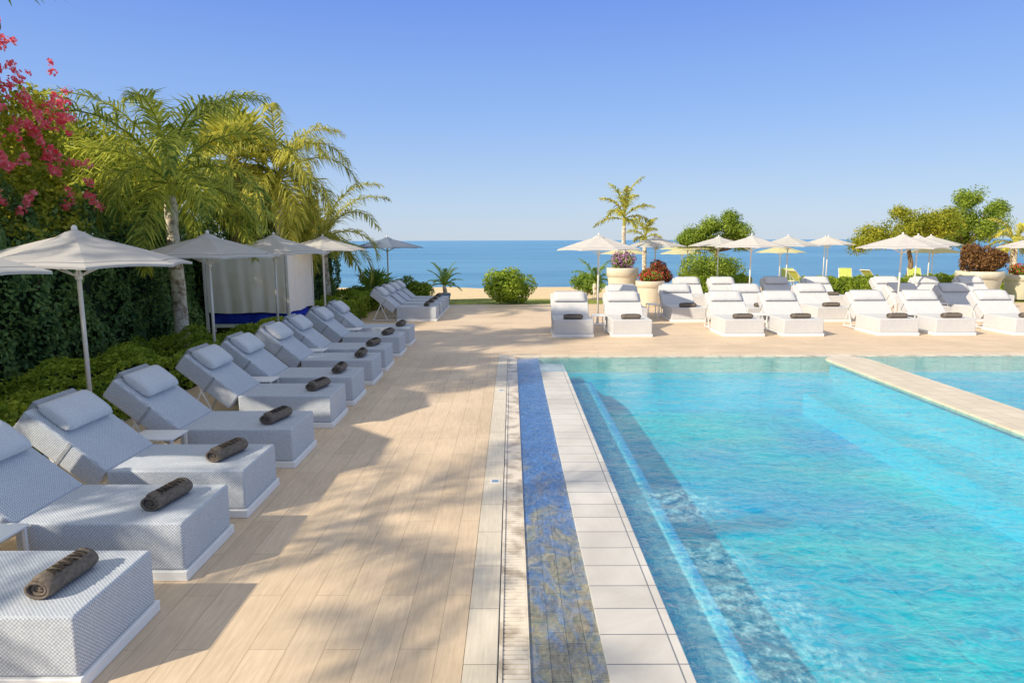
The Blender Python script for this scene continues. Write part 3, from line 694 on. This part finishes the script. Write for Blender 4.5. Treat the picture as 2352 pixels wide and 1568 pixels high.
feather_palm((-7.0,1.8),3.6,.18,12,2.7,.7,'queen palm beside the deck arching over the loungers',els=(80,-25),w=.045,nl=30)
feather_palm((-7.2,-2.2),4.2,.18,11,2.8,.7,'queen palm beside the deck arching over the hedge',els=(80,-25),w=.045,nl=30)
feather_palm((-6.8,-6.5),4.2,.18,15,2.8,.7,'queen palm beside the deck near the hedge end',els=(80,-25),w=.055,nl=34)
feather_palm((-9.3,6.4),4.6,.2,11,2.5,.7,'tall palm rising behind the pink bougainvillea',els=(80,-25),w=.045,nl=38)
fan_palm((-8.3,11.0),6.9,.2,22,.9,.8,'very tall fan palm with rough brown trunk above the vine',mat=M['fan'])
feather_palm((4.25,26.1),1.75,.08,11,1.55,.38,'slender young palm with golden fronds growing from the planter',mat=M['palm_y'],els=(86,5),droop=1.3,z0=1.2,nl=34,w=.045,shaft=.5)
feather_palm((5.9,30.5),2.2,.1,9,1.0,.35,'small golden palm behind the flower planters',mat=M['palm_y'],els=(85,0),droop=1.2,nl=26,w=.05)
feather_palm((-2.55,26.0),.35,.07,14,.95,.22,'small date palm spreading from the grey blue pot',mat=M['fan'],els=(75,0),droop=1.0,z0=.36,nl=26,w=.03,shaft=.1,plume=.2,vd=.2)
feather_palm((3.5,28.6),.6,.1,12,1.1,.3,'low green palm behind the tall planter',mat=M['fan'],els=(75,0),droop=1.0,nl=26,w=.04,shaft=.2)
feather_palm((26.3,36),1.9,.17,16,2.0,.45,'golden palm with drooping fronds near the beach',mat=M['palm_y'],els=(75,-20),droop=1.7,w=.06,nl=34)

def tree(loc,crown_c,rx,ry,rz,n,Lf,mat,label,ncl=40,trunk_r=.13,name='broadleaf_tree',z0=0,cl=(.2,.34),bend=.4,blooms=None,wf=.45,lobes=None,inner=.55):
    e=empty(name,(loc[0],loc[1],z0)); cc=np.array(crown_c)-np.array([loc[0],loc[1],z0])
    if lobes:
        Cs=[];Rs=[]
        for (dx,dz,sx,sz) in lobes:
            c_,r_=ell_centers(cc+np.array([dx,random.uniform(-.5,.5),dz]),sx,sx*.8,sz,int(ncl*sx*sz)+8,cl[0],cl[1],.1); Cs.append(c_);Rs.append(r_)
        C=np.concatenate(Cs);R=np.concatenate(Rs)
    else: C,R=ell_centers(cc,rx*.78,ry*.78,rz*.78,ncl,rx*cl[0],rx*cl[1],.5)
    quads_obj('crown',clumps(C,R,n,Lf,Lf*wf,flat=.8,inner=inner),mat,e)
    P=[]; fork=np.array([cc[0]*.6+bend*.3,cc[1]*.6,max(.5,cc[2]-rz*.8)])
    P.append(tube([(0,0,-.5),(bend*.5,0,fork[2]*.5),tuple(fork)],[trunk_r*1.2,trunk_r,trunk_r*.8],9))
    for k in range(14):
        t=C[(k*7)%len(C)]; mid=(fork+t)/2+np.array([0,0,-.1]); P.append(tube([tuple(fork),tuple(mid),tuple(t)],[trunk_r*.55,trunk_r*.35,trunk_r*.12],6))
    obj_from('trunk',*join(P),M['bark'],e,True)
    if blooms: quads_obj('flowers',clumps(C,R*1.05,blooms[1],blooms[2],blooms[2]*.8,inner=.95),blooms[0],e)
    return tag(e,label,'tree')
tree((10.9,35),(10.3,35,2.7),1.9,1.5,1.1,18000,.13,M['green'],'round crowned green tree with leaning trunk by the sea',ncl=26,bend=-.6,cl=(.25,.5),inner=.2,
     lobes=[(-.9,-.1,.8,.5),(.1,.35,1.0,.6),(1.0,.0,.8,.5),(1.5,-.5,.5,.35),(-1.4,-.4,.5,.35),(.6,.75,.5,.3),(0,-.4,1.3,.4)])
tree((21.9,38),(21.6,38,3.0),2.5,1.6,1.15,20000,.14,M['yellow'],'spreading feathery green tree beside the beach',ncl=26,cl=(.25,.6),inner=.1,
     lobes=[(-2.3,-.85,.8,.4),(-1.6,-.3,1.1,.5),(.0,.15,1.3,.6),(1.2,.25,1.1,.6),(2.1,.1,.8,.5),(2.4,.75,.5,.35),(-.3,.85,.5,.3),(.8,-.4,1.6,.4),(-.9,-.6,1.2,.4)])
tree((26.8,41),(26.9,41,3.4),2.0,1.5,1.7,20000,.15,M['green'],'upright dense green tree near the beach umbrellas',ncl=24,cl=(.25,.65),inner=.1,
     lobes=[(-1.3,-.4,1.0,.9),(0,.1,1.3,1.1),(1.2,-.1,1.1,.9),(.5,1.3,.6,.5),(-.6,1.2,.5,.45),(1.7,.7,.5,.4),(-1.9,-.9,.6,.5),(0,-1.0,1.7,.6)])
tree((-10.2,15.5),(-10.0,15.5,4.1),2.0,2.6,1.6,18000,.13,M['yellow'],'sunlit yellow green tree behind the hedge',ncl=66)
tree((-9.9,18.4),(-9.9,18.4,3.8),1.6,2.2,1.4,14000,.13,M['yellow'],'leafy green tree rising behind the hedge',ncl=50)
tree((-8.9,22.5),(-8.7,22.5,3.6),1.5,2.4,1.2,14000,.14,M['yellow'],'leafy sunlit tree behind the drooping palm',ncl=50)
tree((-8.2,25.8),(-7.9,25.6,3.0),1.1,2.4,1.0,11000,.14,M['green'],'dark green flowering tree at the hedge end',ncl=44,blooms=(M['red'],500,.12))
tree((-11.5,11.5),(-10.9,12,3.9),1.5,1.8,1.2,7000,.14,M['yellow'],'leafy tree behind the flowering vine',ncl=40)
tree((-8.8,-4),(-8.6,-4,4.0),1.6,4.2,1.1,1500,.2,M['bright'],'leafy tree above the hedge beside the deck',ncl=40)

def bougain():
    e=empty('bougainvillea',(-7.9,9.3,0))
    C=[];R=[]
    def topz(y): return 6.5-.50*(y+1.5)
    for k in range(150):
        y=random.uniform(-3.2,2.6); 
        z=random.uniform(2.2,topz(y)-.25); x=random.uniform(-.4,.65)-.08*(z-2.6)
        C.append((x,y,z)); R.append(random.uniform(.2,.45))
    C=np.array(C);R=np.array(R)
    quads_obj('foliage',clumps(C,R,46000,.10,.06),M['yellow'],e)
    FC=[];FR=[]
    for k in range(165):
        y=random.uniform(-2.6,2.2); zt=topz(y); z=random.uniform(max(3.0,zt-3.0),zt+.1)
        if random.random()<.4 and z<zt-1.6: continue
        x=.84-.08*(z-2.6)+random.uniform(-.15,.38)
        nn=random.randint(1,5); dx,dy,dz=random.uniform(-.03,.06),random.uniform(-.14,.10),random.uniform(-.12,.0)
        for j in range(nn):
            FC.append((x+dx*j,y+dy*j,z+dz*j)); FR.append(random.uniform(.03,.085))
    quads_obj('flowers',clumps(FC,FR,6800,.055,.047,inner=.2),M['pink'],e)
    P=[]
    for k in range(16):
        t=C[k]; P.append(tube([(random.uniform(-.3,.3),t[1]*.5,0),(t[0]*.5,t[1]*.8,t[2]*.5),tuple(t)],[.05,.035,.012],6))
    obj_from('stems',*join(P),M['bark'],e)
    tag(e,'bougainvillea with bright pink flowers climbing over the dark hedge','bougainvillea')
bougain()

def cabana():
    e=empty('garden_cabana',(-6.95,19.1,0)); x0,x1,y0,y1=-1.12,1.05,-1.1,1.1
    for (x,y) in ((x0,y0),(x1,y0),(x0,y1),(x1,y1)):
        obj_from('post',*box_vf(x-.035,x+.035,y-.035,y+.035,0,2.1,.005,1),M['polewhite'],e)
    obj_from('roof',*join([box_vf(x0-.06,x1+.06,y0-.06,y1+.06,2.1,2.17,.01,1),box_vf(x0-.02,x1+.02,y0-.02,y1+.02,2.171,2.2)]),M['curtain'],e)
    def curt(a,b,nm='curtain'):
        V=[];F=[];n=120; ph=random.uniform(0,6)
        for i in range(n+1):
            s=i/n; dx,dy=b[0]-a[0],b[1]-a[1]; l=math.hypot(dx,dy); nx,ny=dy/l,-dx/l
            for q,z in enumerate((.52,.9,1.3,1.7,2.08)):
                t=s+.012*math.sin(z*3+ph+s*4); k=(1.5,1.25,1.0,.8,.6)[q]
                w=(.010*math.sin(t*31+ph)+.009*math.sin(t*13+1)+.0035*math.sin(t*57+z*2))*k
                V.append((a[0]+dx*s+nx*w,a[1]+dy*s+ny*w,z+(.015*math.sin(s*9+ph) if q==0 else 0)))
        for i in range(n):
            for j in range(4): F.append([i*5+j,(i+1)*5+j,(i+1)*5+j+1,i*5+j+1])
        obj_from(nm,V,F,M['curtain'],e,True)
    curt((x0+.05,y0),(x1-.05,y0)); curt((x1,y0+.05),(x1,y1-.05)); curt((x0,y1),(x1,y1))
    obj_from('daybed_frame',*join([box_vf(x0+.08,x1-.08,y0+.08,y1-.08,.12,.22,.01,1)]+[box_vf(x,x+.06,y,y+.06,0,.12) for x in (x0+.1,x1-.16) for y in (y0+.1,y1-.16)]),M['white'],e)
    obj_from('cushion',*box_vf(x0+.1,x1-.1,y0+.06,y1-.1,.222,.50,.04,3),M['blue_cushion'],e,True)
    tag(e,'white curtained garden cabana with deep blue daybed before the hedge','cabana')
cabana()

def lime_lounger():
    e=empty('beach_lounger'); P=[]
    for s in (-.32,.32):
        P.append(tube([(0,s,.34),(-1.25,s,.34),(-1.85,s,.92)],.018,6))
        P.append(tube([(-.15,s,0),(-.15,s,.34)],.016,6)); P.append(tube([(-1.3,s,0),(-1.3,s,.34)],.016,6)); P.append(tube([(-1.45,s,.05),(-1.65,s,.7)],.012,6))
    P.append(tube([(0,-.32,.34),(0,.32,.34)],.018,6)); P.append(tube([(-1.85,-.32,.92),(-1.85,.32,.92)],.018,6))
    obj_from('frame',*join(P),M['polewhite'],e)
    obj_from('seat_sling',*box_vf(-1.24,-.02,-.30,.30,.345,.37,.005,1),M['lime'],e)
    obj_from('backrest_sling',*box_vf(-.82,0,-.30,.30,.0,.025,.005,1,Matrix.Translation((-1.25,0,.36))@Matrix.Rotation(rad(44),4,'Y')),M['lime'],e)
    register(e); return e
ll=lime_lounger(); pos=[(14.6,36.2),(16.3,36.4),(17.8,36.2),(20.2,36.5),(21.6,36.2),(12.9,37)]
for i,p in enumerate(pos):
    rz=rad(random.choice([-70,-110,20]) if i<5 else -60)
    o=ll if i==0 else dup(ll,(0,0,0))
    o.location=(p[0],p[1],-.12); o.rotation_euler=(0,0,rz); tag(o,'lime green sling beach lounger standing behind the low hedge','beach lounger','lime loungers on the beach lawn')

# ------------------------------------------------------------ light, sky, camera
el=rad(33); d=Vector((.82,.57,0)).normalized()*math.cos(el); d.z=-math.sin(el)
sl=bpy.data.lights.new('sun','SUN'); sl.energy=5.0; sl.angle=rad(1.0); sl.color=(1,.89,.70)
so=link(bpy.data.objects.new('sun',sl)); so.rotation_euler=d.to_track_quat('-Z','Y').to_euler(); so.location=(-20,-20,20)
w=bpy.data.worlds.new('World'); scene.world=w; w.use_nodes=True; nt=w.node_tree; bg=nt.nodes['Background']
sk=N(nt,'ShaderNodeTexSky',sky_type='NISHITA'); sk.sun_disc=False; sk.sun_elevation=el; sk.sun_rotation=math.atan2(-.82,-.57)
sk.air_density=1.0; sk.dust_density=.5; sk.ozone_density=2.0
tc=N(nt,'ShaderNodeTexCoord'); sp=N(nt,'ShaderNodeSeparateXYZ'); L(nt,tc.outputs['Generated'],sp.inputs[0])
gr=ramp(nt,sp.outputs['Z'],[(0,(.58,.69,.83)),(.05,(.49,.65,.88)),(.16,(.31,.51,.93)),(.32,(.16,.32,.88)),(.5,(.42,.49,.62)),(1,(.64,.65,.66))])
vs=N(nt,'ShaderNodeVectorMath',operation='SCALE'); vs.inputs['Scale'].default_value=.13; L(nt,sk.outputs[0],vs.inputs[0])
L(nt,mixc(nt,.85,vs.outputs[0],gr),bg.inputs['Color']); bg.inputs['Strength'].default_value=1.0
cam=bpy.data.cameras.new('camera'); cam.lens=24; cam.sensor_width=36; cam.clip_start=.05; cam.clip_end=30000
co=link(bpy.data.objects.new('camera',cam))
co.matrix_world=Matrix.Translation((0,0,2.4))@Matrix.Rotation(rad(90-8.42),4,'X')@Matrix.Rotation(rad(-.2),4,'Z')
scene.camera=co
scene.view_settings.view_transform='Standard'; scene.view_settings.look='None'; scene.view_settings.exposure=0
